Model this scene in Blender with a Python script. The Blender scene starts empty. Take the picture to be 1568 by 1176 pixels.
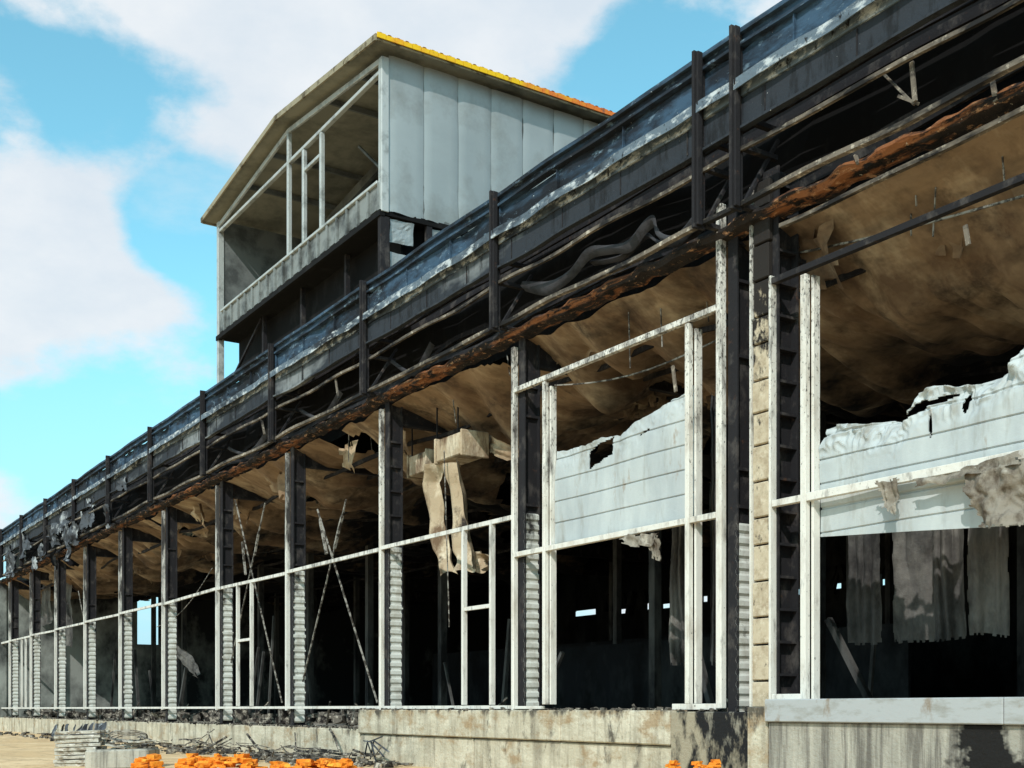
import bpy, math, random
from mathutils import Vector, noise
random.seed(7)
D=13.333; F=1834.0; CX=784.0; HY=1085.0
fw=Vector((-0.840,0.5425,0)); rt=Vector((0.5425,0.840,0))
def fx(px,Y=0.0):
    u=(px-CX)/F; return (D+Y)*(0.5425*u-0.84)/(0.5425+0.84*u)
def fz(px,py,Y=0.0):
    X=fx(px,Y); dep=-0.84*X+0.5425*(D+Y); return (HY-py)/F*dep
def P(px,py,Y=0.0): return Vector((fx(px,Y),Y,fz(px,py,Y)))
def at(px,dep,z):
    v=Vector((0,-D,0))+dep*(fw+rt*((px-CX)/F)); v.z=z; return v
scene=bpy.context.scene
def lin(c): return tuple(((x/255)/12.92 if x/255<=0.04045 else ((x/255+0.055)/1.055)**2.4) for x in c)
# ---------------------------------------------------------------- materials
def mat(name,base,layers=(),rough=0.8,metal=0.0,bump=0.3,bscale=12):
    m=bpy.data.materials.new(name); m.use_nodes=True
    nt=m.node_tree; N=nt.nodes; L=nt.links
    bs=N['Principled BSDF']; bs.inputs['Roughness'].default_value=rough; bs.inputs['Metallic'].default_value=metal
    bs.inputs['Specular IOR Level'].default_value=.25
    tc=N.new('ShaderNodeNewGeometry')
    def nz(scale,detail=5,rg=0.65):
        mp=N.new('ShaderNodeMapping'); mp.inputs['Scale'].default_value=scale
        mp.inputs['Location'].default_value=(random.uniform(0,50),random.uniform(0,50),random.uniform(0,50))
        L.new(tc.outputs['Position'],mp.inputs['Vector'])
        n=N.new('ShaderNodeTexNoise'); n.inputs['Scale'].default_value=1.0; n.inputs['Detail'].default_value=detail; n.inputs['Roughness'].default_value=rg
        L.new(mp.outputs[0],n.inputs['Vector']); return n.outputs['Fac']
    cn=N.new('ShaderNodeRGB'); cn.outputs[0].default_value=(*lin(base),1); cur=cn.outputs[0]
    for ly in layers:
        f=nz(ly['s'],ly.get('d',5),ly.get('r',.68))
        if 'g' in ly:
            for (ax,v0,v1,am) in (ly['g'] if isinstance(ly['g'],list) else [ly['g']]):
                sp=N.new('ShaderNodeSeparateXYZ'); L.new(tc.outputs['Position'],sp.inputs[0])
                g=N.new('ShaderNodeMapRange'); g.inputs['From Min'].default_value=v0; g.inputs['From Max'].default_value=v1; g.inputs['To Max'].default_value=am
                L.new(sp.outputs[ax],g.inputs['Value'])
                ad=N.new('ShaderNodeMath'); ad.operation='ADD'; L.new(f,ad.inputs[0]); L.new(g.outputs[0],ad.inputs[1]); f=ad.outputs[0]
        r=N.new('ShaderNodeMapRange'); t=ly['t']; so=ly.get('so',.04)
        r.inputs['From Min'].default_value=t-so; r.inputs['From Max'].default_value=t+so; r.inputs['To Max'].default_value=ly.get('m',1.0)
        L.new(f,r.inputs['Value'])
        k=N.new('ShaderNodeMix'); k.data_type='RGBA'; L.new(r.outputs[0],k.inputs['Factor']); L.new(cur,k.inputs['A'])
        k.inputs['B'].default_value=(*lin(ly['c']),1); cur=k.outputs['Result']
    L.new(cur,bs.inputs['Base Color'])
    if bump:
        bp=N.new('ShaderNodeBump'); bp.inputs['Strength'].default_value=bump; bp.inputs['Distance'].default_value=.05
        L.new(nz((bscale,)*3,5,.7),bp.inputs['Height']); L.new(bp.outputs[0],bs.inputs['Normal'])
    return m
M={}
M['white']=mat('scorched_white_paint',(220,217,209),[dict(c=(156,142,124),s=(3,3,1.0),t=.6,so=.11,m=.6),dict(c=(66,60,57),s=(5,5,1.3),t=.68,so=.10,m=.9,g=(2,3,7.5,.17)),dict(c=(34,32,31),s=(20,20,12),t=.67,so=.04,m=.85,g=(2,3.0,7.5,.14))],rough=.65,bump=.2)
M['whitefar']=mat('frame_white_paint',(216,214,207),[dict(c=(136,124,110),s=(3,3,.8),t=.61,so=.09,m=.6),dict(c=(48,45,45),s=(5,5,1.1),t=.68,so=.10,m=.95,g=(2,3.0,6.0,.3)),dict(c=(34,32,32),s=(16,16,9),t=.68,so=.05,m=.85,g=(2,3.0,7.5,.12))],rough=.65,bump=.2)
M['ribs']=mat('pale_ribbed_steel',(206,208,202),[dict(c=(146,140,126),s=(3,3,2),t=.57,so=.12,m=.6),dict(c=(44,42,42),s=(4,4,2),t=.72,so=.1,g=(2,2.5,4.4,.26))],rough=.7,bump=.1)
M['beige']=mat('scorched_beige_cladding',(190,176,152),[dict(c=(146,128,104),s=(4,4,4),t=.55,so=.1,m=.7),dict(c=(212,200,178),s=(8,8,8),t=.6,so=.06,m=.6),dict(c=(40,36,34),s=(6,6,4),t=.64,so=.06,g=(2,4.8,7.2,.42))],rough=.85)
M['soot']=mat('soot_blackened_steel',(34,33,36),[dict(c=(74,70,68),s=(3,3,2),t=.6,so=.08),dict(c=(92,64,46),s=(5,5,5),t=.68,so=.05,m=.6)],rough=.9,bump=.3)
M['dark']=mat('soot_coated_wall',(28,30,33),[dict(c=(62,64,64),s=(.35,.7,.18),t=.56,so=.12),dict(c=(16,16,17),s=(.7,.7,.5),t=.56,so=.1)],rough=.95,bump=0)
M['intcol']=mat('sooty_interior_steel',(84,84,82),[dict(c=(36,36,37),s=(1,1,.4),t=.5,so=.1)],rough=.9,bump=0)
M['black']=mat('void_shade_black',(12,12,13),[dict(c=(28,28,29),s=(1.5,1.5,1),t=.6,so=.06)],rough=.95,bump=0)  # near-black colour stands in for deep shade inside the voids
M['blue']=mat('charred_blue_steel',(60,84,106),[dict(c=(32,40,50),s=(1.0,2,2.6),t=.52,so=.09),dict(c=(26,29,34),s=(.25,1,1.4),t=.55,so=.07,m=.9),dict(c=(112,134,150),s=(2.6,5,6),t=.63,so=.05,m=.8),dict(c=(200,208,212),s=(16,16,16),t=.70,so=.02)],rough=.9,bump=.25)
M['ash']=mat('ash_bleached_steel',(98,112,124),[dict(c=(42,48,56),s=(.4,1,1),t=.54,so=.08),dict(c=(196,203,206),s=(2.2,4,5),t=.56,so=.05,m=.9),dict(c=(28,29,32),s=(10,10,6),t=.62,so=.04)],rough=.85,bump=.4)
M['purlin']=mat('peeling_purlin_steel',(48,53,60),[dict(c=(144,149,151),s=(.14,.4,.4),t=.60,so=.05,m=.75),dict(c=(28,30,33),s=(5,7,1.2),t=.57,so=.07,m=.8),dict(c=(186,190,192),s=(16,16,16),t=.71,so=.02)],rough=.9,bump=.3)
M['torn']=mat('torn_dark_steel',(74,78,84),[dict(c=(164,168,170),s=(1.2,1.2,1.2),t=.58,so=.05),dict(c=(28,28,30),s=(1,1,1),t=.54,so=.06)],rough=.85)
M['rail']=mat('scorched_tan_rail',(116,107,96),[dict(c=(186,176,160),s=(8,8,8),t=.59,so=.05),dict(c=(32,31,31),s=(.6,2,2),t=.50,so=.07)],rough=.85)
M['rust']=mat('burnt_rusty_edge',(42,37,35),[dict(c=(136,88,56),s=(.3,3,6),t=.56,so=.05),dict(c=(186,142,106),s=(5,6,12),t=.61,so=.04,m=.8),dict(c=(24,22,22),s=(2.5,5,8),t=.55,so=.05),dict(c=(206,196,180),s=(9,9,16),t=.69,so=.02)],rough=.95,bump=.6)
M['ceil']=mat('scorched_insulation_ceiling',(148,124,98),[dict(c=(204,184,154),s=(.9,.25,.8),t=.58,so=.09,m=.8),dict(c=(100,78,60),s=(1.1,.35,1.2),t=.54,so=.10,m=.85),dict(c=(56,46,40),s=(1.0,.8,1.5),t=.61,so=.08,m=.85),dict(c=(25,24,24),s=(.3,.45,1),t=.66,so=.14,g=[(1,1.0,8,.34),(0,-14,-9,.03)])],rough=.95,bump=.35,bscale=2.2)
M['tan']=mat('scorched_foil_wrap',(176,158,132),[dict(c=(214,202,178),s=(2,2,1),t=.56,so=.07),dict(c=(112,90,70),s=(2,2,.7),t=.55,so=.08),dict(c=(48,42,38),s=(2,2,1.2),t=.64,so=.06)],rough=.85,bump=.5)
M['memb']=mat('scorched_membrane',(138,130,118),[dict(c=(176,168,154),s=(2,2,1),t=.56,so=.07),dict(c=(86,76,66),s=(3,3,2),t=.56,so=.08)],rough=.9,bump=.5)
M['grey']=mat('grey_fabric_insulation',(90,88,86),[dict(c=(126,123,117),s=(1.2,1.2,.5),t=.57,so=.12),dict(c=(44,43,43),s=(1.3,1.3,.8),t=.55,so=.12)],rough=.95,bump=.5)
M['panel']=mat('pale_cladding_panel',(168,175,177),[dict(c=(196,202,201),s=(.8,1,.25),t=.54,so=.14),dict(c=(140,136,126),s=(2.2,2.2,.5),t=.62,so=.08,m=.7),dict(c=(44,40,38),s=(13,13,8),t=.73,so=.02),dict(c=(142,114,82),s=(2.6,1.6,.9),t=.68,so=.05,m=.7)],rough=.65,bump=.15)
M['conc']=mat('stained_concrete',(192,183,162),[dict(c=(214,206,186),s=(.9,1,3),t=.55,so=.1),dict(c=(138,129,113),s=(2.5,2,.35),t=.55,so=.08,m=.75),dict(c=(152,122,84),s=(1.6,2,2.6),t=.60,so=.07,m=.7,g=(2,-.6,0,.08)),dict(c=(62,58,53),s=(2.2,3,1.0),t=.63,so=.05,m=.85,g=(2,-.2,-.04,.1)),dict(c=(60,56,50),s=(16,16,16),t=.66,so=.04,m=.6)],rough=.9,bump=.7)
M['concgrey']=mat('grey_concrete',(160,156,145),[dict(c=(184,179,166),s=(2,2,.4),t=.55,so=.08),dict(c=(94,90,85),s=(5,5,.3),t=.54,so=.07,m=.8),dict(c=(30,29,29),s=(.7,.7,.9),t=.72,so=.03,g=[(0,-10.3,-9.3,.26),(2,-.2,-.9,.06)]),dict(c=(60,56,50),s=(14,14,14),t=.68,so=.04,m=.6)],rough=.9,bump=.6)
M['concblk']=mat('charred_concrete',(158,148,128),[dict(c=(28,28,30),s=(1.5,1.5,.8),t=.45,so=.05),dict(c=(150,144,130),s=(4,4,1.5),t=.61,so=.05,m=.8)],rough=.85,bump=.6)
M['cap']=mat('pale_sill_flashing',(170,173,174),[dict(c=(140,138,130),s=(2,2,6),t=.57,so=.08,m=.7),dict(c=(126,104,76),s=(3,3,1.5),t=.64,so=.06,m=.7)],rough=.65,bump=.1)
M['towerwall']=mat('dusty_silver_cladding',(168,174,174),[dict(c=(146,152,152),s=(.8,.2,.35),t=.5,so=.15,m=.6),dict(c=(128,128,122),s=(.7,.7,.7),t=.60,so=.1,m=.6,g=(2,13.4,12.2,.1))],rough=.42,metal=.35,bump=.04)
M['towerdark']=mat('monitor_grey_steel',(108,112,111),[dict(c=(70,73,73),s=(1,1,1),t=.54,so=.1)],rough=.7,bump=.1)
M['towerframe']=mat('monitor_galvanised_frame',(178,183,182),[dict(c=(108,112,110),s=(2,2,2),t=.58,so=.08,m=.7)],rough=.5,metal=.2,bump=.1)
M['apron']=mat('apron_cladding_sheet',(128,133,132),[dict(c=(56,58,58),s=(1.2,1.2,1.2),t=.54,so=.1,m=.9)],rough=.6,bump=.1)
M['towerceil']=mat('monitor_ceiling_sheet',(140,138,124),[dict(c=(96,96,86),s=(.5,.5,1),t=.53,so=.1)],rough=.8,bump=.1)
M['roofyel']=mat('yellow_roof_sheet',(232,188,30),[dict(c=(214,118,50),s=(.6,.6,.6),t=.6,so=.08,g=(1,1,8,.25)),dict(c=(140,84,62),s=(2,2,2),t=.68,so=.04,g=(1,4,12,.18))],rough=.7,bump=.1)
M['rooftan']=mat('tan_roof_trim',(146,138,116),[dict(c=(88,78,60),s=(2,2,2),t=.57,so=.05)],rough=.7)
M['sand']=mat('sandy_ground',(214,182,138),[dict(c=(234,206,164),s=(.3,.3,.3),t=.55,so=.1),dict(c=(160,134,104),s=(1.5,1.5,1.5),t=.58,so=.07,m=.7),dict(c=(120,106,88),s=(7,7,7),t=.66,so=.04,m=.7)],rough=.95,bump=.6,bscale=4)
M['floor']=mat('pale_bounce_floor',(150,144,134),[dict(c=(84,80,77),s=(.5,.5,.5),t=.56,so=.1)],rough=.95,bump=.3)  # unseen floor coloured pale so it bounces light up to the ceiling
M['orange']=mat('orange_clay',(232,134,38),[dict(c=(246,174,64),s=(5,5,5),t=.56,so=.05),dict(c=(170,84,28),s=(7,7,7),t=.6,so=.04)],rough=.8,bump=.5)
M['rubble']=mat('burnt_rubble',(104,98,90),[dict(c=(176,168,154),s=(6,6,6),t=.56,so=.03),dict(c=(36,33,31),s=(4,4,4),t=.52,so=.04)],rough=.95)
M['board']=mat('weathered_boards',(184,180,168),[dict(c=(120,108,92),s=(4,4,9),t=.54,so=.07),dict(c=(218,214,206),s=(5,5,12),t=.6,so=.05)],rough=.9,bump=.4)
M['leaf']=mat('bush_foliage',(58,78,38),[dict(c=(34,50,24),s=(1,1,1),t=.5,so=.1)],rough=.9,bump=0)
M['wire']=mat('bare_steel_wire',(150,146,138),[dict(c=(60,54,48),s=(6,6,6),t=.5,so=.05)],rough=.6,bump=0)
M['flash']=mat('sagging_dark_flashing',(66,66,70),[dict(c=(34,34,36),s=(1,1,1),t=.52,so=.1)],rough=.8)
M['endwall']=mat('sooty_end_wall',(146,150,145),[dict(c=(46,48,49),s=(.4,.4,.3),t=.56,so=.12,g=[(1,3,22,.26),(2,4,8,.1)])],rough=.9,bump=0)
# ---------------------------------------------------------------- mesh builder
def empty(name):
    o=bpy.data.objects.new(name,None); scene.collection.objects.link(o); return o
class MB:
    def __init__(s): s.v=[]; s.f=[]
    def quad(s,a,b,c,d):
        n=len(s.v); s.v+= [tuple(a),tuple(b),tuple(c),tuple(d)]; s.f.append((n,n+1,n+2,n+3))
    def box(s,x0,x1,y0,y1,z0,z1):
        n=len(s.v)
        s.v+=[(x,y,z) for z in(z0,z1) for y in(y0,y1) for x in(x0,x1)]
        for f in((0,2,3,1),(4,5,7,6),(0,1,5,4),(2,6,7,3),(0,4,6,2),(1,3,7,5)): s.f.append(tuple(n+i for i in f))
    def beam(s,p,q,w,h=None,up=None):
        h=h or w; p=Vector(p); q=Vector(q); d=(q-p).normalized(); up=up or (Vector((0,0,1)) if abs(d.z)<.95 else Vector((0,1,0)))
        a=d.cross(up).normalized()*w/2; b=a.cross(d).normalized()*h/2; n=len(s.v)
        for c in(p,q):
            for (i,j) in((-1,-1),(1,-1),(1,1),(-1,1)): s.v.append(tuple(c+a*i+b*j))
        for f in((0,1,2,3),(7,6,5,4),(0,4,5,1),(1,5,6,2),(2,6,7,3),(3,7,4,0)): s.f.append(tuple(n+i for i in f))
    def path(s,pts,w,h=None):
        for a,b in zip(pts,pts[1:]): s.beam(a,b,w,h)
    def prof(s,pr,x0,x1,n,warp=None,closed=True):
        base=len(s.v); k=len(pr)
        for i in range(n+1):
            x=x0+(x1-x0)*i/n
            for (y,z) in pr:
                v=Vector((x,y,z))
                if warp: v=v+warp(v)
                s.v.append(tuple(v))
        for i in range(n):
            for j in range(k if closed else k-1):
                a=base+i*k+j; b=base+i*k+(j+1)%k; s.f.append((a,b,b+k,a+k))
        if closed: s.f.append(tuple(base+j for j in range(k))); s.f.append(tuple(base+n*k+j for j in reversed(range(k))))
    def sheet(s,c,nu,nv,amp=.1,fr=1.0,seed=0,ragged=0.0,fold=0.0):
        P00,P10,P11,P01=[Vector(a) for a in c]
        nrm=(P10-P00).cross(P01-P00).normalized(); n0=len(s.v)
        for j in range(nv+1):
            for i in range(nu+1):
                u=i/nu; v=j/nv
                p=P00*(1-u)*(1-v)+P10*u*(1-v)+P11*u*v+P01*(1-u)*v
                q=p*fr+Vector((seed*7.1,seed*3.3,0))
                dd=amp*(noise.noise(q)+.5*noise.noise(q*2.3)+.25*noise.noise(q*5.1))+fold*abs(noise.noise(Vector((u*3+seed,v*.8,seed))))
                s.v.append(tuple(p+nrm*dd+(P10-P00).normalized()*amp*.4*noise.noise(q*1.7+Vector((9,9,9)))+(P01-P00).normalized()*amp*.4*noise.noise(q*1.9+Vector((3,9,1)))))
        for j in range(nv):
            for i in range(nu):
                u=(i+.5)/nu; v=(j+.5)/nv
                if ragged:
                    e=min(u,v,1-u,1-v)
                    if e<ragged*(noise.noise(Vector((u*9+seed,v*9,seed*2.)))+.35): continue
                a=n0+j*(nu+1)+i; s.f.append((a,a+1,a+nu+2,a+nu+1))
    def chunk(s,c,r,flat=1):
        n=len(s.v); c=Vector(c)
        R=[random.uniform(.5,1.2)*r for _ in range(3)]; R[2]*=flat
        a=random.uniform(0,6.28)
        for z in(-1,1):
            for (x,y) in((-1,-1),(1,-1),(1,1),(-1,1)):
                xx=x*R[0]*random.uniform(.5,1.1); yy=y*R[1]*random.uniform(.5,1.1)
                s.v.append((c.x+xx*math.cos(a)-yy*math.sin(a),c.y+xx*math.sin(a)+yy*math.cos(a),c.z+z*R[2]*random.uniform(.3,.9)))
        for f in((0,3,2,1),(4,5,6,7),(0,1,5,4),(1,2,6,5),(2,3,7,6),(3,0,4,7)): s.f.append(tuple(n+i for i in f))
    def slab(b,c,lx,ly,z,h,ang,tilt=.02):
        ca,sa=math.cos(ang),math.sin(ang); n=len(b.v)
        for zz in(z,z+h):
            for (x,y) in((-1,-1),(1,-1),(1,1),(-1,1)): b.v.append((c.x+x*lx*ca-y*ly*sa,c.y+x*lx*sa+y*ly*ca,zz+tilt*x))
        for f in((0,3,2,1),(4,5,6,7),(0,1,5,4),(1,2,6,5),(2,3,7,6),(3,0,4,7)): b.f.append(tuple(n+i for i in f))
    def make(s,name,m,parent=None,smooth=False,bevel=0):
        me=bpy.data.meshes.new(name); me.from_pydata(s.v,[],s.f); me.materials.append(M[m]); me.update()
        if smooth: me.polygons.foreach_set('use_smooth',[True]*len(me.polygons))
        o=bpy.data.objects.new(name,me); scene.collection.objects.link(o)
        if parent: o.parent=parent
        if bevel:
            b=o.modifiers.new('b','BEVEL'); b.width=bevel; b.segments=1; b.limit_method='ANGLE'
        return o
WH=empty('burned_warehouse')
XL=-77.0; XR=10.0
cols=[-20.45-6*k for k in range(10)]
ncols=[-14.35,-13.5,-7.5,-1.5,4.5]
def warp(a,fr=.35,sd=0,zf=1.0): 
    return lambda v: Vector((0,a*noise.noise(Vector((v.x*fr+sd,v.z*zf,sd))),a*.8*noise.noise(Vector((v.x*fr*1.3,sd+4,v.z*.3)))))
# ---- columns
fp=MB(); fpn=MB(); hc=MB(); rb=MB()
def hcol(x,ztop=7.5,ribtop=3.9,y0=0.0,dep=.38,w=.22,ribs=True):
    hc.box(x,x+w,y0,y0+.03,-.5,ztop); hc.box(x,x+w,y0+dep-.03,y0+dep,-.5,ztop); hc.box(x+w/2-.02,x+w/2+.02,y0+.031,y0+dep-.031,-.5,ztop)
    if ribs:
        z=-.4; n0=len(rb.v); zs=[]
        while z<ribtop:
            zs+= [(x+w-.04,z),(x+w-.005,z+.04),(x+w-.005,z+.12),(x+w-.04,z+.16)]; z+=.2
        for (xx,zz) in zs:
            j=.012*noise.noise(Vector((x,zz*2,1)))
            rb.v+=[(xx+j,y0-.002,zz),(xx+j,y0+dep+.002,zz)]
        for i in range(len(zs)-1): a=n0+2*i; rb.f.append((a,a+1,a+3,a+2))
        z=ribtop+.2
        while z<ztop-.5:
            if random.random()<.4: hc.box(x+w/2+.02,x+w-.02,y0+.032,y0+dep-.032,z,z+.05)
            z+=.6
for i,x in enumerate(cols):
    hcol(x+.06)
    (fpn if i<2 else fp).box(x-.05,x+.05,-.12,-.005,-.05,7.35)
for x in ncols[2:]:
    hcol(x+.06); fpn.box(x-.07,x+.055,-.12,-.005,-.05,7.35)
fpn.box(-14.42,-14.29,-.12,-.003,0,8.1); hcol(-14.26,ztop=8.2,ribtop=3.0)
hcol(-13.48,ztop=8.3,ribtop=0,w=.33,dep=.44,ribs=False)
z=0
while z<8.2:
    hc.box(-13.30,-13.16,.032,.408,z,z+.04); z+=.5
bg=MB(); z=0.02
while z<8.0:
    h=random.choice([.42,.5,.56]); j=random.uniform(-.012,.012)
    bg.box(-13.60+j,-13.26+j,-.1+j*.5,-.004,z,z+h-.03); z+=h
bg.make('expansion_joint_cladding','beige',WH,bevel=.015)
cl=MB(); cl.box(-13.64,-13.615,-.13,-.003,0,8.1); cl.box(-13.235,-13.19,-.12,-.003,0,6.6); cl.make('expansion_joint_flashing','white',WH)
fpn.make('front_posts_near','white',WH,bevel=.01); fp.make('front_posts_far','whitefar',WH)
hc.make('steel_columns','soot',WH); rb.make('column_ribbed_casing','ribs',WH)
# ---- facade rails
r=MB()
for i in range(len(cols)-1):
    a,b=cols[i+1]+.055,cols[i]-.055; j=random.uniform(-.04,.04)
    r.beam((a,-.07,3.92+j),(b,-.07,3.92-j),.07,.09); r.beam((a,-.06,0.03),(b,-.06,0.03),.08,.07)
r.beam((XL,-.07,3.92),(cols[-1]-.08,-.07,3.92),.07,.11); r.beam((XL,-.06,.03),(cols[-1]-.08,-.06,.03),.08,.07)
def jamb(x,z1,w=.085): r.box(x-w/2,x+w/2,-.12,-.02,0.08,z1)
jamb(-22.45,3.87); jamb(-21.3,3.87); r.box(-22.40,-21.35,-.1,-.03,2.12,2.2)
jamb(-36.5,3.87); jamb(-35.3,3.87); r.box(-36.45,-35.35,-.1,-.03,2.1,2.18)
jamb(-69.8,3.87); jamb(-70.9,3.87)
r.make('girt_rails','whitefar',WH)
r=MB()
def rail(x0,x1,z,h=.1): r.box(x0,x1,-.115,-.015,z-h/2,z+h/2)
jamb(-19.33,6.39,.09); jamb(-15.12,6.39,.10)
r.box(-19.27,-19.22,-.02,.12,.08,6.3); r.box(-15.05,-15.0,-.02,.12,.08,6.3)
rail(-20.39,-19.38,3.12); rail(-19.28,-15.18,3.12,.1); rail(-15.06,-14.43,3.12)
rail(-20.39,-14.43,6.46,.1); rail(-15.5,-14.43,.03,.1); rail(-20.38,-19.42,.02,.06)
rail(-13.18,-12.60,3.12); rail(-13.18,-12.60,.16,.12); jamb(-12.54,6.42,.105); r.box(-12.47,-12.42,-.02,.12,.08,6.4)
rail(-12.48,-8.2,3.12,.12); jamb(-8.1,6.42,.12); rail(-8.0,-7.58,3.12)
r.make('window_bay_frames','white',WH,bevel=.006)
r=MB(); r.box(-13.18,XR,-.12,-.02,6.47,6.56)
r.make('dark_head_rail','soot',WH)
r=MB(); r.prof([(-.16,7.27),(-.16,7.33),(-.08,7.33),(-.08,7.27)],-13.0,XR,60,warp(.08,.5,2)); r.make('canopy_edge_rail','rail',WH)
# ---- parapet bands
b=MB()
b.prof([(-.5,10.38),(-.5,10.31),(-.42,10.30),(-.42,10.18),(-.5,10.17),(-.5,10.12),(-.34,10.12),(-.34,10.38)],XL,XR,220,warp(.05,.35,0,.1))
b.prof([(-.39,10.11),(-.395,9.95),(-.40,9.8),(-.40,9.61),(-.33,9.61),(-.33,10.11)],XL,XR,420,warp(.10,1.1,3,.35))
for k in range(44):
    x=XL+.6+k*2; b.box(x-.012,x+.012,-.46,-.40,9.63,10.1)
b.make('parapet_blue_band','blue',WH)
b=MB(); b.prof([(-.50,9.60),(-.60,9.595),(-.605,9.43),(-.585,9.43),(-.58,9.57),(-.34,9.58)],XL,XR,420,warp(.05,.9,5,.1)); 
b.prof([(-.44,9.56),(-.44,9.37),(-.34,9.37),(-.34,9.56)],XL,XR,260,warp(.04,.7,5,.1)); b.make('parapet_ledge','ash',WH)
b=MB(); b.prof([(-.42,9.35),(-.42,8.92),(-.5,8.90),(-.5,8.86),(-.38,8.86),(-.38,9.35)],XL,XR,260,warp(.05,.6,9,.2)); b.make('parapet_purlin','purlin',WH)
b=MB(); b.prof([(-.46,8.58),(-.46,8.52),(-.4,8.52),(-.4,8.58)],XL,XR,200,warp(.09,.4,12,.1)); 
b.prof([(-.44,7.78),(-.44,7.71),(-.34,7.71),(-.34,7.78)],XL,XR,200,warp(.07,.4,15,.1)); b.make('parapet_lower_rails','rail',WH)
b=MB()
b.prof([(-.2,7.66),(-.23,7.6),(-.18,7.52),(.1,7.48),(.1,7.66)],XL,XR,800,warp(.10,2.0,18))
b.make('burnt_roof_edge','rust',WH)
b=MB()
for x in cols+ncols:
    b.box(x-.06,x-.0,-.64,-.40,7.62,10.42); b.box(x+.001,x+.05,-.60,-.5,7.66,10.40)
    for zz in(7.66,8.56,9.0): b.box(x-.05,x+.05,-.4,.3,zz,zz+.08)
    b.beam((x,-.38,7.75),(x,.35,8.9),.06)
for i in range(48):
    x=XL+1+i*1.75; b.box(x-.015,x+.015,-.437,-.42,8.95,9.34)
b.make('parapet_brackets','soot',WH,bevel=.006)
w=MB(); w.prof([(1.3,7.9),(1.3,10.1),(1.36,10.1),(1.36,7.9)],XL,XR,60,warp(.2)); w.make('eave_void_backing','black',WH)  # added backing sheet, coloured black so the eave void reads dark
b=MB()
for k in range(5): b.prof([(.1+k*.25,9.9-k*.03),(.16+k*.25,9.9-k*.03),(.16+k*.25,9.75-k*.03),(.1+k*.25,9.75-k*.03)],XL,XR,150,warp(.12,.3,20+k))
for k in range(3): b.prof([(.3+k*.3,8.1+k*.25),(.36+k*.3,8.1+k*.25),(.36+k*.3,7.98+k*.25),(.3+k*.3,7.98+k*.25)],XL,XR,150,warp(.25,.3,30+k))
b.make('eave_purlins','soot',WH)
b=MB()
def ribbon(pts,h,Y,n=10,w=.05):
    pp=[P(x,y,Y) for x,y in pts]; out=[]
    for i in range(len(pp)-1):
        p0=pp[max(i-1,0)];p1=pp[i];p2=pp[i+1];p3=pp[min(i+2,len(pp)-1)]
        for k in range(n):
            t=k/n; out.append(.5*((2*p1)+(p2-p0)*t+(2*p0-5*p1+4*p2-p3)*t*t+(3*p1-p0-3*p2+p3)*t**3))
    out.append(pp[-1]); n0=len(b.v)
    for i,p in enumerate(out):
        hh=h*(.8+.4*noise.noise(p)); yy=.03*math.sin(i*.12)
        b.v+=[(p.x,p.y+yy,p.z+hh/2),(p.x,p.y+yy-.05,p.z),(p.x,p.y+yy+.08,p.z-hh/2)]
    for i in range(len(out)-1):
        a=n0+3*i; b.f+=[(a,a+1,a+4,a+3),(a+1,a+2,a+5,a+4)]
ribbon([(800,438),(835,440),(870,420),(900,388),(935,382),(962,376),(985,345),(1000,338),(1010,362),(1040,365),(1075,322)],.24,-.1)
ribbon([(905,402),(950,392),(985,360),(1010,372),(1045,372),(1080,340)],.12,.1)
for sx in(600,460,350): ribbon([(sx,1085-.53*(sx+400)),(sx+30,1085-.5*(sx+430)),(sx+60,1085-.53*(sx+460))],.2,.1)
b.make('sagging_eave_flashing','flash',WH,True)
b=MB()
for (x,y0,y1,Y) in((1396,95,155,-.35),(1520,125,155,-.2),(1310,238,252,-.2),(513,575,610,-.4),(400,640,665,-.4),(1478,345,375,.0),(1030,560,600,.2)):
    b.beam(P(x,y0,Y),P(x+5,y1,Y),.06,.03)
b.beam(P(1378,148,-.3),P(1404,158,-.3),.09,.04); b.beam(P(1352,112,-.3),P(1400,160,-.3),.03)
b.make('hanging_fixings','rail',WH)
# ---- main roof + interior shell
b=MB(); b.box(XL,XR,1.4,22,10.1,10.16); b.quad((XL,22,10.16),(XR,22,10.16),(XR,44,10.1),(XL,44,10.1)); b.make('roof_deck','dark',WH)
b=MB()
nx,ny=760,90
def cz(x,y):
    bay=(x+20.45)/6.0; ph=bay-math.floor(bay)
    e=min(1,y/2.0)
    wx=x+1.0*noise.noise(Vector((x*.3,y*.2,11)))
    z=7.52+.04*y
    z-=e*.35*math.sin(math.pi*ph)*(.6+.8*noise.noise(Vector((math.floor(bay)*3.1,0,0))))
    z-=e*1.5*abs(noise.noise(Vector((wx*.2+y*.12,y*.16,3.3))))
    z-=(.12+.88*e)*1.1*abs(noise.noise(Vector((wx*.7+y*.25,y*.12,8))))
    z-=(.05+.95*e)*.35*abs(noise.noise(Vector((wx*2.0-y*.3,y*.22,1))))
    z+=.03*noise.noise(Vector((x*3,y*3,1)))
    z-=1.25*math.exp(-((x+9.0)/3.2)**2-((y-5.2)/2.2)**2)
    z-=.5*math.exp(-((x+17)/2.0)**2-((y-5)/2)**2)
    return z
for j in range(ny+1):
    for i in range(nx+1):
        x=XL+(XR-XL)*i/nx; y=.12+ (j/ny)**1.5*26
        b.v.append((x,y,cz(x,y)))
for j in range(ny):
    for i in range(nx):
        a=j*(nx+1)+i
        if noise.noise(Vector((b.v[a][0]*.35,b.v[a][1]*.5,5)))+.15*noise.noise(Vector((b.v[a][0]*2,b.v[a][1]*2,5)))>.42: continue
        b.f.append((a,a+1,a+nx+2,a+nx+1))
b.make('scorched_ceiling','ceil',WH,True)
b=MB()
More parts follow.
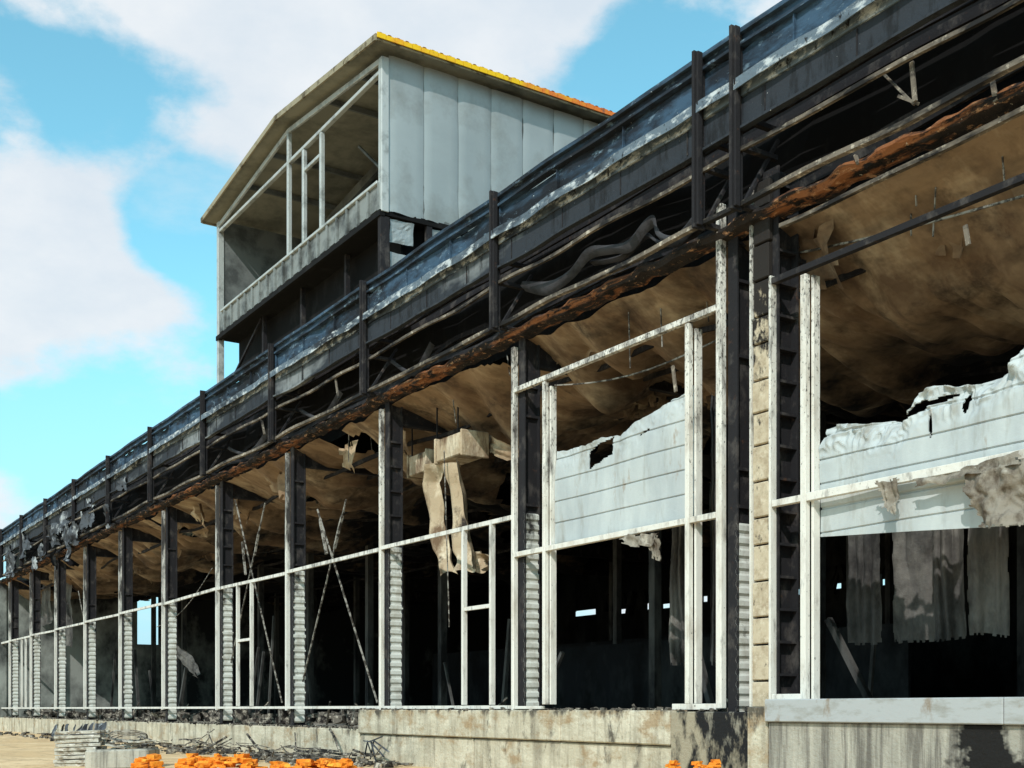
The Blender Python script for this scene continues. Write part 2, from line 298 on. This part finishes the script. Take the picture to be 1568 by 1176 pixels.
for x in cols+ncols[1:]:
    b.box(x+.1,x+.26,.4,26,6.95,7.01); b.box(x+.16,x+.2,.4,26,7.01,7.5); 
for y in(1.4,2.8,4.4,6.2,8.2,10.5,15): b.prof([(y,7.0),(y+.06,7.0),(y+.06,6.9),(y,6.9)],XL,XR,160,warp(.3,.25,y))
b.make('roof_rafters','soot',WH)
b=MB()
for i in range(110):
    x=random.uniform(-72,-8); y=random.uniform(.3,5); l=random.uniform(.4,2.2); h=random.uniform(.2,.9)
    b.sheet([(x,y,7.3),(x+l,y+random.uniform(-.3,.6),7.3),(x+l*.8,y+.2,7.2-h),(x,y+.2,7.2-h*.6)],10,6,.2,1.4,i,.18,.2)
b.make('draped_ceiling_scraps','ceil',WH,True)
b=MB(); b.box(XL,XR,.4,44,-.56,-.5); b.make('floor_slab','floor',WH)
b=MB(); YB=36.0
gaps=[]
for (a,c) in((880,912),(950,966),(990,1000),(1014,1026),(1076,1083),(1206,1224),(1252,1260),(1276,1288),(1120,1126),(1350,1358)):
    gaps.append((fx(a,YB),fx(c,YB)))
gaps.sort(); x=XL
for (a,c) in gaps:
    if a>x: b.box(x,a,YB,YB+.1,-.6,10.1)
    zl=random.uniform(6.25,6.5); zh=zl+random.uniform(.2,.5)
    b.box(a,c,YB,YB+.1,-.6,zl); b.box(a,c,YB,YB+.1,zh,10.1); x=c
b.box(x,XR,YB,YB+.1,-.6,10.1)
for i in range(70):
    x=random.uniform(-75,-20); b.beam((x,YB-.3,7.6),(x+random.uniform(-.6,.6),YB-.3,random.uniform(6.1,6.9)),random.uniform(.08,.4))
b.box(XR,XR+.1,0,YB,-.6,10.1)
b.box(-60,-30,20,20.1,-.5,3.1); b.box(-40,-22,14,14.1,-.5,2.4)
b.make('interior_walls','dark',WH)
b=MB()
for x in range(-74,8,6):
    for y in(8,16,25): b.box(x,x+.25,y,y+.25,-.5,8.2)
for i in range(16):
    x=random.uniform(-70,-14); y=random.uniform(3,9); b.beam((x,y,-.5),(x+random.uniform(-1.5,1.5),y,random.uniform(1,4)),random.uniform(.06,.14))
b.make('interior_columns','intcol',WH)
b=MB(); y0,y1=8.0,9.35; z0,z1=4.1,7.6
b.box(XL-.1,XL,0.2,y0,-.6,10); b.box(XL-.1,XL,y1,YB,-.6,10); b.box(XL-.1,XL,y0,y1,-.6,z0); b.box(XL-.1,XL,y0,y1,z1,10)
b.box(XL-.2,XL+.1,-.2,.19,-.5,7.7)
b.make('end_wall','endwall',WH)
# ---- cladding panels
def clad(name,x0,x1,top,bot,hole,pitch,y,sd,curl=.25):
    b=MB(); nx=260; zb=min(bot(0),bot(1)); zt=max(top(t/20) for t in range(21))+.25; nz=int((zt-zb)/.022)
    def tp(u,x): return top(u)+.06*noise.noise(Vector((x*1.6,0,sd)))+.03*noise.noise(Vector((x*6,0,sd)))
    for j in range(nz+1):
        for i in range(nx+1):
            z=zb+(zt-zb)*j/nz
            u=i/nx; x=x0+(x1-x0)*u; ph=((z-zb)/pitch)%1; t=tp(u,x); z=min(z,t); z=max(z,bot(u))
            g=.03 if (ph<.08) else 0
            d=max(0,1-(t-z)/.55)
            cu=noise.noise(Vector((x*1.3,0,sd+5)))+.25
            cr=noise.noise(Vector((x*4,z*4,sd)))+.6*abs(noise.noise(Vector((x*9,z*7,sd))))
            yy=y+g+.04*noise.noise(Vector((x*.7,z*.9,sd)))+curl*d*d*cu+curl*.5*d*cr
            b.v.append((x,yy,z-.25*curl*d*d*abs(cu)+.1*curl*d*cr))
    for j in range(nz):
        z=zb+(zt-zb)*(j+.5)/nz
        for i in range(nx):
            u=(i+.5)/nx; x=x0+(x1-x0)*u
            if zb+(zt-zb)*j/nz>tp(u,x) or zb+(zt-zb)*(j+1)/nz<bot(u): continue
            if hole(x,z): continue
            a=j*(nx+1)+i; b.f.append((a,a+1,a+nx+2,a+nx+1))
    o=b.make(name,'panel',WH); s=o.modifiers.new('s','SOLIDIFY'); s.thickness=.02; s.offset=0; return o
def interp(pts):
    def f(u):
        for (a,b),(c,d) in zip(pts,pts[1:]):
            if u<=c: return b+(d-b)*(u-a)/(c-a)
        return pts[-1][1]
    return f
xa,xb=-19.21,-15.19
def up(px,y=.1): return (fx(px,y)-xa)/(xb-xa)
top1=interp([(0,fz(850,692,.1)),(up(900),fz(900,680,.1)),(up(955),fz(955,658,.1)),(up(975),fz(975,646,.1)),(up(1005),fz(1005,628,.1)),(1,fz(1055,594,.1))])
hx0,hx1=fx(902,.1),fx(938,.1); hz0,hz1=fz(920,712,.1),fz(920,684,.1)
def hole1(x,z):
    n=.05*noise.noise(Vector((x*6,z*6,1)))
    return hx0+n<x<hx1+n and hz0+n+.2*(x-hx0)<z<hz1-n+.2*(x-hx0) or (abs(x-fx(988,.1))<.14 and abs(z-(fz(988,662,.1)+.2*(x-fx(988,.1))))<.02)
clad('cladding_panel_mid',xa,xb,top1,lambda u:3.18,hole1,.42,.1,2,.09)
xa2,xb2=-12.41,-8.2
def up2(px): return (fx(px,.1)-xa2)/(xb2-xa2)
top2=interp([(0,fz(1253,655,.1)),(up2(1370),fz(1370,636,.1)),(up2(1400),fz(1400,600,.1)),(up2(1480),fz(1480,584,.1)),(up2(1568),fz(1568,535,.1)),(1,4.5)])
def hole2(x,z):
    cx,cz_=fx(1392,.1),fz(1392,628,.1); dx=(x-cx)/.34; dz=(z-cz_-.15*(x-cx))/.09
    n=noise.noise(Vector((x*3,z*3,4)))
    cx2,cz2=fx(1440,.1),fz(1440,612,.1)
    return dx*dx+dz*dz+n*.8<1 or (((x-cx2)/.3)**2+((z-cz2-.1*(x-cx2))/.05)**2+n<.8) or (((x-fx(1475,.1))/.04)**2+((z-fz(1475,615,.1))/.14)**2+n<1) or (((x-fx(1425,.1))/.03)**2+((z-fz(1425,650,.1))/.18)**2+n<1)
clad('cladding_panel_right',xa2,xb2,top2,interp([(0,2.54),(1,2.22)]),hole2,.36,.1,6,.38)
clad('cladding_panel_end',-7.2,4.0,lambda u:4.8+.3*u,lambda u:2.4,lambda x,z:False,.36,.1,9,.3)
b=MB()
b.sheet([P(1470,725,-.16),P(1580,690,-.16),P(1580,808,-.2),P(1496,810,-.2)],40,32,.16,2.6,3,.08,.1)
b.sheet([P(1345,738,-.16),P(1378,730,-.16),P(1370,790,-.2),P(1354,780,-.2)],14,16,.12,3,4,.12,.1)
b.sheet([P(1400,735,-.16),P(1568,688,-.16),P(1568,708,-.2),P(1400,746,-.2)],40,6,.08,3,5,.1,.1)
b.sheet([P(945,822,-.16),P(1010,812,-.16),P(1000,836,-.2),P(960,836,-.2)],16,8,.12,3,6,.12,.1)
b.sheet([P(988,822,-.14),P(1010,818,-.16),P(1006,858,-.2),P(996,854,-.2)],10,8,.1,3,7,.1,.1)
b.make('peeled_membrane_scraps','memb',WH,True)
# ---- hanging insulation sheets
def hang(name,mat_,px0,px1,y0,y1,Y,sd,fold=.3):
    b=MB(); b.sheet([P(px0,y1,Y),P(px1,y1+random.uniform(-8,8),Y+.2),P(px1-3,y0,Y),P(px0+3,y0,Y)],50,76,.1,.9,sd,.02,fold)
    return b.make(name,mat_,None,True)
hang('hanging_insulation_sheet','grey',1300,1352,700,990,2.2,11)
hang('hanging_insulation_sheet','grey',1370,1440,700,988,2.6,12)
hang('hanging_insulation_sheet','grey',1430,1480,700,985,2.2,13)
hang('hanging_insulation_sheet','grey',1482,1548,700,972,2.0,14)
hang('hanging_insulation_sheet','grey',1025,1056,700,1018,1.6,15)
hang('hanging_insulation_sheet','grey',1086,1112,600,1018,1.2,16)
hang('hanging_insulation_sheet','grey',97,112,860,990,1.6,17,.1)
hang('hanging_insulation_sheet','grey',62,80,880,960,1.6,18,.1)
b=MB(); b.sheet([P(262,985,2.6),P(270,980,2.6),P(315,1030,2.6),P(298,1040,2.6)],14,10,.3,1,3,.1,.2); b.make('fallen_sheet','grey',None,True)
DU=empty('hanging_duct'); b=MB()
for (x0,x1,y0,y1,Y,dy) in((668,706,660,708,.7,.7),(626,652,690,730,1.0,.6)):
    a=P(x0,y1,Y); c=P(x1,y0,Y); b.box(a.x,c.x,Y,Y+dy,a.z,c.z); b.box(a.x-.06,a.x-.01,Y-.04,Y+dy+.04,a.z-.05,c.z+.05); b.box(c.x+.01,c.x+.06,Y-.04,Y+dy+.04,a.z-.05,c.z+.05)
b.make('duct_box','tan',DU,bevel=.03)
b=MB()
for (x,y) in((668,.8),(700,.8),(630,1.1)): 
    X=fx(x,y); b.box(X,X+.03,y,y+.03,5.9,7.3)
b.make('duct_hangers','soot',DU)
def strip(pts,wid,Y,name,m_='tan',par=DU,seed=1):
    b=MB(); n=40
    for i in range(n+1):
        t=i/n*(len(pts)-1); k=min(int(t),len(pts)-2); f=t-k
        x=pts[k][0]*(1-f)+pts[k+1][0]*f; y=pts[k][1]*(1-f)+pts[k+1][1]*f
        w_=wid*(.9+.3*noise.noise(Vector((i*.15,seed,0))))
        for j in range(15):
            s=j/14
            X=fx(x,Y)+(s-.5)*w_; yy=Y+.14*math.sin(s*7+seed+i*.03)+.12*noise.noise(Vector((X*1.5,i*.1,seed)))+.2*math.sin(i/n*3)
            zz=fz(x,y,Y)+.05*noise.noise(Vector((X*3,i*.2,seed)))+(.12*noise.noise(Vector((X*5,0,seed))) if i==n else 0)
            b.v.append((X,yy,zz))
    for i in range(n):
        for j in range(14): a=i*15+j; b.f.append((a,a+1,a+16,a+15))
    return b.make(name,m_,par,True)
strip([(658,712),(650,740),(654,790),(664,840),(684,878)],.74,.7,'wrap_strip_1',seed=1)
strip([(690,708),(692,740),(698,800),(704,840),(716,872)],.84,.5,'wrap_strip_2',seed=3)
strip([(722,845),(726,860),(730,874)],.7,.9,'wrap_strip_3',seed=2)
b=MB(); b.sheet([P(645,640,1.6),P(668,628,1.6),P(800,690,1.4),P(780,708,1.4)],14,40,.15,1.2,5,.05,.2); b.sheet([P(640,615,1.2),P(650,628,1.2),P(795,600,1.2),P(790,570,1.2)],12,30,.15,1.2,6,.05,.2)
b.make('collapsed_ceiling_strip','ceil',WH,True)
# ---- bracing
b=MB()
def cab(p,q,w=.035,sag=0,Y=.3):
    A=P(*p,Y); B=P(*q,Y); pts=[A.lerp(B,t/8)+Vector((0,0,-sag*math.sin(math.pi*t/8))) for t in range(9)]; b.path(pts,w)
cab((455,1078),(530,765)); cab((578,1076),(486,780)); cab((340,1078),(406,770)); cab((432,1076),(360,765))
cab((490,795),(500,848),.07); cab((524,790),(512,840),.07); cab((371,830),(376,880),.06); cab((396,815),(390,850),.06)
cab((680,690),(688,960),.02); cab((120,905),(135,985),.03); cab((240,960),(325,870),.02,.4)
cab((850,590),(1100,520),.025,.2); cab((1185,395),(1568,300),.03,.05,.6)
for i in range(30):
    x=random.uniform(60,1540); s=(.46); y=1085-s*(x+400); cab((x,y),(x+random.uniform(-8,8),y+random.uniform(25,110)*(x+400)/1400),.018,0,random.uniform(.3,2))
b.make('brace_cables_and_wires','wire',WH)
b=MB()
for i in range(24):
    px=random.uniform(8,185); s0=random.uniform(.50,.62); y=1085-s0*(px+400); Y=-.55
    dx=random.uniform(4,12); dy=random.uniform(14,36)
    b.sheet([P(px,y,Y),P(px+dx,y-dx*.6,Y),P(px+dx*1.1,y+dy-dx*.5,Y-.1),P(px-2,y+dy,Y)],7,9,.3,.8,i+40,.15,.2)
b.make('torn_parapet_sheets','torn',WH,True)
# ---- plinth
b=MB()
for a,c in((XL-.3,-62),(-61.97,-50),(-49.97,-39),(-38.97,-27.45)): b.box(a,c,-.2,.39,-1.35,-.52)
b.make('concrete_footing_left','conc',WH,bevel=.02)
b=MB()
for a,c in((-27.4,-24.6),(-24.58,-21.9),(-21.88,-18.6),(-18.58,-15.4)): b.box(a,c,-.25,.38,-.62,-.03)
b.box(-27.4,-21.92,-.17,.38,-1.4,-.64); b.box(-21.88,-15.4,-.17,.38,-1.4,-.64)
b.make('concrete_plinth','conc',WH,bevel=.025)
b=MB(); b.box(-15.38,-13.5,-.25,.38,-1.4,-.05); b.make('concrete_plinth_charred','concblk',WH,bevel=.02)
b=MB(); b.box(-13.48,-13.05,-.34,.38,-1.4,.03); b.make('concrete_pier','conc',WH,bevel=.02)
b=MB(); b.box(-13.03,XR,-.34,.38,-1.4,-.2); b.make('concrete_retaining_wall_part','concgrey',WH,bevel=.02)
b=MB(); b.box(-13.03,-9.0,-.42,.38,-.197,.14); b.box(-8.99,XR,-.42,.38,-.197,.14); b.make('sill_flashing','cap',WH,bevel=.015)
b=MB()
for i in range(1300):
    x=random.uniform(-76,-13.6); y=random.uniform(-.24,.5); zt=-.5 if x<-27.4 else -.02
    b.chunk((x,y,zt),random.uniform(.015,.06))
for i in range(260):
    x=random.uniform(-76,-14); b.chunk((x,random.uniform(.5,5),random.uniform(-.5,-.2)),random.uniform(.08,.35))
for i in range(50):
    x=random.uniform(-70,-15); y=random.uniform(.3,4); b.beam((x,y,-.45),(x+random.uniform(-1.5,1.5),y+random.uniform(-.5,1),random.uniform(-.3,.3)),.05)
b.make('sill_rubble','rubble',WH)
# ================= rooftop monitor
TW=empty('rooftop_monitor'); X0=-38.4; X1=-26.4; YE=24; RZ=16.85; EZ=16.15
def rz(x): 
    c=(X0+X1)/2; h=(X1-X0)/2+.5; return RZ-(RZ-EZ)*abs(x-c)/h
b=MB()
ys=[-.45+i*.06 for i in range(int((YE+.6)/.06))]
for (xa_,xb_) in((X0-.5,(X0+X1)/2),((X0+X1)/2,X1+.5)):
    n0=len(b.v)
    for i,y in enumerate(ys):
        d=[0,.045,.045,0][i%4]
        for x in(xa_,xb_): b.v.append((x,y,rz(x)+.07+d))
    for i in range(len(ys)-1): a=n0+2*i; b.f.append((a,a+1,a+3,a+2))
i_=0
for y in ys[::4]: b.box(X1+.47,X1+.5,y,y+.23,EZ-.02,EZ+.06+(.03 if i_%2 else .045)); i_+=1
b.make('corrugated_roof','roofyel',TW)
b=MB()
for (p,q) in(((X0-.5,-.46,EZ+.0),((X0+X1)/2,-.46,RZ+.0)),(((X0+X1)/2,-.46,RZ+.0),(X1+.45,-.46,EZ+.0))): b.beam(p,q,.05,.15)
b.beam((X0-.5,-.42,EZ-.0),(X0-.5,YE,EZ-.0),.05,.15); b.beam((X1+.43,-.42,EZ-.04),(X1+.43,YE,EZ-.04),.04,.05)
b.make('roof_verge_trim','rooftan',TW)
b=MB(); b.quad((X0-.45,-.42,EZ-.02),((X0+X1)/2,-.42,RZ-.02),((X0+X1)/2,YE,RZ-.02),(X0-.45,YE,EZ-.02)); b.quad(((X0+X1)/2,-.42,RZ-.02),(X1+.4,-.42,EZ-.02),(X1+.4,YE,EZ-.02),((X0+X1)/2,YE,RZ-.02)); b.make('roof_soffit','towerceil',TW)
b=MB()
def wallp(x,sg,zlo):
    y=.12
    while y<YE:
        n0=len(b.v); nz=14; ny=8
        for j in range(nz+1):
            for i in range(ny+1):
                yy=y+i/ny*.98; zz=zlo+(EZ-.06-zlo)*j/nz
                e=.03 if (i==0 or i==ny) else 0
                k=math.exp(-(zz-zlo)/.6)
                b.v.append((x-sg*e+sg*(.02*noise.noise(Vector((x,yy*1.5,zz)))+.12*k*noise.noise(Vector((x,yy*1.7,zz*2)))),yy,zz-(.1*k*noise.noise(Vector((yy*1.2,3,1))) if j==0 else 0)))
        for j in range(nz):
            for i in range(ny): a=n0+j*(ny+1)+i; b.f.append((a,a+1,a+ny+2,a+ny+1))
        y+=.99
wallp(X1,1,12.24); wallp(X0,-1,12.3)
b.make('side_wall_cladding','towerwall',TW,True)
b=MB(); b.box(X1-.1,X1-.035,.1,YE,12.3,16.05); b.box(X0+.05,X0+.1,.1,YE,12.3,16.05); b.box(X0,X1,YE,YE+.1,12.3,16.1); b.box(X0+.1,X1-.1,12,12.1,12.3,16)
b.make('inner_lining','towerdark',TW)
b=MB()
b.box(X0-.03,X0+.14,-.1,.1,10.0,16.0); b.box(X1-.16,X1+.03,-.1,.1,12.2,16.0)
b.box(X0+.14,X1-.16,-.08,.04,15.64,15.74)
for (x,z1) in((-32.4,16.65),(-31.3,15.62),(-30.1,15.62)): b.box(x-.06,x+.06,-.09,.03,12.96,z1)
b.box(-31.23,-30.17,-.07,.02,15.0,15.1); b.box(-38,-26.6,-.13,-.02,12.94,13.02)
b.beam((X0+.14,-.04,15.9),((X0+X1)/2,-.04,16.6),.08,.14); b.beam(((X0+X1)/2,-.04,16.6),(X1-.14,-.04,15.95),.08,.14)
b.make('monitor_frame','towerframe',TW,bevel=.01)
b=MB(); x=X0+.15
while x<X1-.2:
    b.box(x,x+.5,-.06,-.02,12.34,12.93); b.box(x+.52,x+.60,-.12,-.0,12.26,12.93); x+=.62
b.make('apron_cladding','apron',TW)
b=MB(); b.quad((X0+.1,-.0,12.3),(X1-.1,0,12.3),(X1-.1,12,12.3),(X0+.1,12,12.3))
for y in(3,6,9):
    b.beam((X0+.1,y,15.8),((X0+X1)/2,y,16.5),.12,.3); b.beam(((X0+X1)/2,y,16.5),(X1-.1,y,15.8),.12,.3)
    b.box(X0+.1,X0+.3,y,y+.2,12.3,15.8)
for x in(-36,-34,-30,-28): b.box(x,x+.08,.1,YE,rz(x)-.2,rz(x)-.06)
b.beam((X0+.2,.3,12.6),(-32.4,6,16),.07); b.beam((-27,1,13),(-31,1.5,16),.06)
b.make('monitor_structure','towerdark',TW)
b=MB(); b.box(X0+.02,X1-.02,-.0,YE,12.14,12.28); b.box(X0,X1,-.14,-.0,12.1,12.24)
b.box(X0+.5,X1-.3,.6,.66,10.0,12.14); b.box(X1-.5,X1-.45,.7,YE,10.1,12.14); b.box(X0+.15,X0+.5,.6,.66,10.75,12.14)
b.make('undercroft_shade_panels','black',TW)  # slab underside and added panels, blackened to stand for undercroft shade
b=MB(); b.box(X1-.18,X1-.02,-.1,.14,9.6,12.1)
for y in(1.2,2.4,4,6,10,14): b.box(X1-.16,X1-.04,y,y+.15,10.1,12.14)
for x in(-35.4,-32.4,-29.4): b.box(x,x+.12,.3,.42,10.1,12.14)
b.beam((X0,.1,10.2),(-35.4,.3,12.1),.07)
b.make('monitor_undercroft','soot',TW)
b=MB()
for (y0_,y1_,z0_,z1_) in((.2,.85,11.55,12.1),(.2,.9,10.7,11.3),(1.35,2.3,11.1,12.1),(2.6,3.4,11.5,12.1)): b.sheet([(X1-.1,y0_,z0_),(X1-.1,y1_,z0_),(X1-.1,y1_,z1_),(X1-.1,y0_,z1_)],8,8,.06,2,y0_,.05)
b.make('undercroft_panel_remnants','towerwall',TW)
# ================= ground & site objects
b=MB(); g=[-1500,-600,-200,-100]+[-90+2*i for i in range(56)]+[40,120,400,1500]; gy=[-1500,-400,-100,-40]+[-20+1*i for i in range(24)]+[30,80,400,1500]
for y in gy:
    for x in g: 
        a=1 if (-95<x<30 and -25<y<-.6) else 0
        b.v.append((x,y,-1.33+a*.12*noise.noise(Vector((x*.3,y*.5,0)))))
k=len(g)
for j in range(len(gy)-1):
    for i in range(k-1): a=j*k+i; b.f.append((a,a+1,a+k+1,a+k))
b.make('ground','sand',None,True)
def heap(name,px0,px1,dep,ztop,n=160,r=.09):
    b=MB()
    for i in range(n):
        u=random.random(); px=px0+(px1-px0)*u; w_=random.uniform(-.6,.6)
        top=ztop-.12*abs(w_)-.12*abs(noise.noise(Vector((px*.03,dep,0))))*2-(.25*max(0,abs(u-.5)-.35)/.15)
        z=random.uniform(-1.4,top) if random.random()<.4 else top-random.uniform(0,.12)
        b.chunk(at(px,dep+w_,z),random.uniform(.6,1.5)*r,.55)
    A=at(px0+8,dep,0);B=at(px1-8,dep,0)
    b.beam(Vector((A.x,A.y,(-1.4+ztop)/2-.15)),Vector((B.x,B.y,(-1.4+ztop)/2-.15)),1.0,ztop+1.4-.3)
    return b.make(name,'orange',None,False,bevel=.012)
heap('orange_brick_heap',272,400,20,-.76,260,.085); heap('orange_brick_heap',402,556,20,-.82,280,.085)
heap('orange_brick_heap',1006,1112,13,-.54,200,.045); heap('orange_brick_heap',205,246,25,-.96,70,.09)
b=MB(); base=at(124,27.5,0); z=-1.33
for i in range(9):
    if i%3==0:
        for k in(-1,0,1): b.slab(base+fw*k*.25,.5,.04,z,.09,math.atan2(rt.y,rt.x),.01)
        z+=.1
    else:
        for k in range(5): b.slab(base+fw*(k-2)*.14+rt*random.uniform(-.05,.05),.5+random.uniform(-.04,.04),.055,z+random.uniform(-.005,.005),.07,math.atan2(rt.y,rt.x)+random.uniform(-.06,.06),.015)
        z+=.09
b.make('board_stack','board',None,bevel=.006)
b=MB(); base=at(188,27,0); b.slab(base,.72,.4,-1.35,.44,.95); b.make('concrete_block','concgrey',None,bevel=.04)
b=MB()
for i in range(6): b.slab(base+fw*random.uniform(-.2,.2)+rt*random.uniform(-.3,.3),random.uniform(.2,.5),random.uniform(.06,.2),-.9+i*.035,.03,random.uniform(.6,1.4),random.uniform(-.06,.06))
b.make('broken_board_pile','board',None)
b=MB(); base=at(196,27,-.68)
for k in range(5):
    R=.24+.04*k; pts=[base+rt*R*1.2*math.cos(t*.3)+Vector((0,0,R*.3*math.sin(t*.3)+.02*k))+fw*.2*math.sin(t*.3+k) for t in range(22)]; b.path(pts,.018)
b.make('wire_coil','wire')
b=MB()
for i in range(90):
    px=random.uniform(240,570); X=fx(px,-.8); y=random.uniform(-1.6,-.4); z=random.uniform(-1.3,-1.05)
    p=Vector((X,y,z)); l=random.uniform(.3,1.8)*random.choice((-1,1)); q=p+Vector((l,random.uniform(-.4,.3),random.choice((0,.05,.1,.35))*random.random()*1.5)); mid=(p+q)/2+Vector((0,0,random.uniform(-.06,.08)))
    b.path([p,mid,q],random.choice([.02,.03,.05]))
for i in range(420):
    px=random.uniform(20,600); b.chunk((fx(px,-1),random.uniform(-2.6,-.3),-1.28),random.uniform(.04,.2),.6)
b.make('scrap_metal_pile','rubble')
b=MB()
for i in range(9):
    px=75+i*9; p=P(px,1128,-1.5); b.sheet([p,p+Vector((.9,.1,0)),p+Vector((.8,.2,.6)),p+Vector((0,.3,.5))],6,6,.2,1,i,.1)
for i in range(8):
    p=P(random.uniform(562,580),1128,-.5)+Vector((0,-.1,-.1)); b.beam(p,p+Vector((random.uniform(-.6,.6),random.uniform(-.3,.2),random.uniform(-.6,.2))),.03)
b.make('crumpled_sheet_scrap','torn',None)
b=MB()
for i in range(2600):
    px=random.uniform(-60,20); dep=random.uniform(150,165); p=at(px,dep,0); h=3.4*(.6+.4*noise.noise(Vector((px*.12,0,0))))
    p.z=-1.3+h*random.random()**.7; s_=.28
    a=Vector((random.uniform(-1,1),random.uniform(-1,1),random.uniform(-1,1)))*s_; c=Vector((random.uniform(-1,1),random.uniform(-1,1),random.uniform(-1,1)))*s_
    b.quad(p-a,p+c,p+a,p-c)
b.make('distant_bushes','leaf')
# ================= world, sun, camera
W=bpy.data.worlds.new('World'); scene.world=W; W.use_nodes=True; nt=W.node_tree; N=nt.nodes; L=nt.links
bg_=N['Background']; sk=N.new('ShaderNodeTexSky'); sk.sky_type='NISHITA'; sk.sun_disc=False
sd=Vector((.50,-.62,.62)).normalized(); el=math.asin(sd.z); sk.sun_elevation=el; sk.sun_rotation=math.atan2(sd.x,sd.y)
sk.air_density=1.0; sk.dust_density=.6; sk.ozone_density=1.5
tc=N.new('ShaderNodeTexCoord')
def wn(sc,detail=7,rg=.55,off=0):
    mp=N.new('ShaderNodeMapping'); mp.inputs['Scale'].default_value=sc; mp.inputs['Location'].default_value=(off,off*.7,off*.3); L.new(tc.outputs['Generated'],mp.inputs[0])
    n=N.new('ShaderNodeTexNoise'); n.inputs['Scale'].default_value=1; n.inputs['Detail'].default_value=detail; n.inputs['Roughness'].default_value=rg; L.new(mp.outputs[0],n.inputs[0]); return n.outputs['Fac']
def math_(op,a,b_):
    m=N.new('ShaderNodeMath'); m.operation=op
    for i,v in enumerate((a,b_)):
        if isinstance(v,(int,float)): m.inputs[i].default_value=v
        else: L.new(v,m.inputs[i])
    return m.outputs[0]
def mrng(v,a,b_,c,d,sm=False):
    r=N.new('ShaderNodeMapRange'); 
    if sm: r.interpolation_type='SMOOTHSTEP'
    for k_,x in zip(('From Min','From Max','To Min','To Max'),(a,b_,c,d)): r.inputs[k_].default_value=x
    L.new(v,r.inputs['Value']); return r.outputs[0]
def mixc(f,a,b_):
    m=N.new('ShaderNodeMix'); m.data_type='RGBA'; L.new(f,m.inputs['Factor'])
    for k_,v in (('A',a),('B',b_)):
        if isinstance(v,tuple): m.inputs[k_].default_value=(*v,1)
        else: L.new(v,m.inputs[k_])
    return m.outputs['Result']
def dirp(px,py): return (fw+rt*((px-CX)/F)+Vector((0,0,(HY-py)/F))).normalized()
f=math_('ADD',math_('MULTIPLY',wn((5,5,9),9,.6,3.0),1.2),-.13)
for (x,y,r_,am) in((0,400,.07,.24),(100,460,.07,.24),(230,460,.055,.24),(15,160,.03,.26),(650,-20,.22,.2),(1150,0,.2,.2),(330,30,.10,.14),(120,260,.05,.10),(290,210,.03,.1),
                   (90,125,.055,-.26),(190,160,.05,-.26),(290,140,.045,-.2),(325,320,.045,-.38),(235,350,.03,-.3),(275,370,.03,-.2),(60,600,.08,-.18),(200,620,.08,-.12),(960,140,.06,-.34),(1050,110,.06,-.34)):
    d=N.new('ShaderNodeVectorMath'); d.operation='DISTANCE'; L.new(tc.outputs['Generated'],d.inputs[0]); d.inputs[1].default_value=dirp(x,y)
    f=math_('ADD',f,mrng(d.outputs['Value'],0,r_*1.6,am,0,True))
cm=mrng(f,.38,.62,.0,.96,True)
wisp=mrng(wn((2.5,6,14),8,.62,21),.5,.75,0,.3,True)
tint=N.new('ShaderNodeMix'); tint.data_type='RGBA'; tint.blend_type='MULTIPLY'; tint.inputs['Factor'].default_value=1; L.new(sk.outputs[0],tint.inputs['A']); tint.inputs['B'].default_value=(1.7,2.9,2.35,1)
sp=N.new('ShaderNodeSeparateXYZ'); L.new(tc.outputs['Generated'],sp.inputs[0])
hz=mrng(sp.outputs[2],.0,.34,.9,.05,True)
sky0=mixc(hz,tint.outputs['Result'],(4.2,6.4,8.8))
cc=mixc(mrng(wn((6,6,11),7,.58,8),.3,.62,0,1),(7.2,8.0,8.8),(9.2,9.4,9.6))
s1=mixc(wisp,sky0,(8.4,9.0,9.4)); s2=mixc(cm,s1,cc)
L.new(s2,bg_.inputs['Color']); bg_.inputs['Strength'].default_value=.1
sl=bpy.data.lights.new('sun','SUN'); sl.energy=3.2; sl.angle=math.radians(.6); sl.color=(1,.965,.91)
so=bpy.data.objects.new('sun',sl); scene.collection.objects.link(so); so.rotation_euler=(-sd).to_track_quat('-Z','Y').to_euler()
cam=bpy.data.cameras.new('camera'); co=bpy.data.objects.new('camera',cam); scene.collection.objects.link(co)
co.location=(0,-D,0); co.rotation_euler=(math.radians(90),0,math.atan2(.84,.5425)); cam.sensor_width=36; cam.lens=36*F/1568; cam.shift_y=(HY-588)/1568; cam.clip_end=5000; cam.clip_start=.1
scene.camera=co
scene.view_settings.view_transform='Standard'; scene.view_settings.look='None'; scene.view_settings.exposure=0
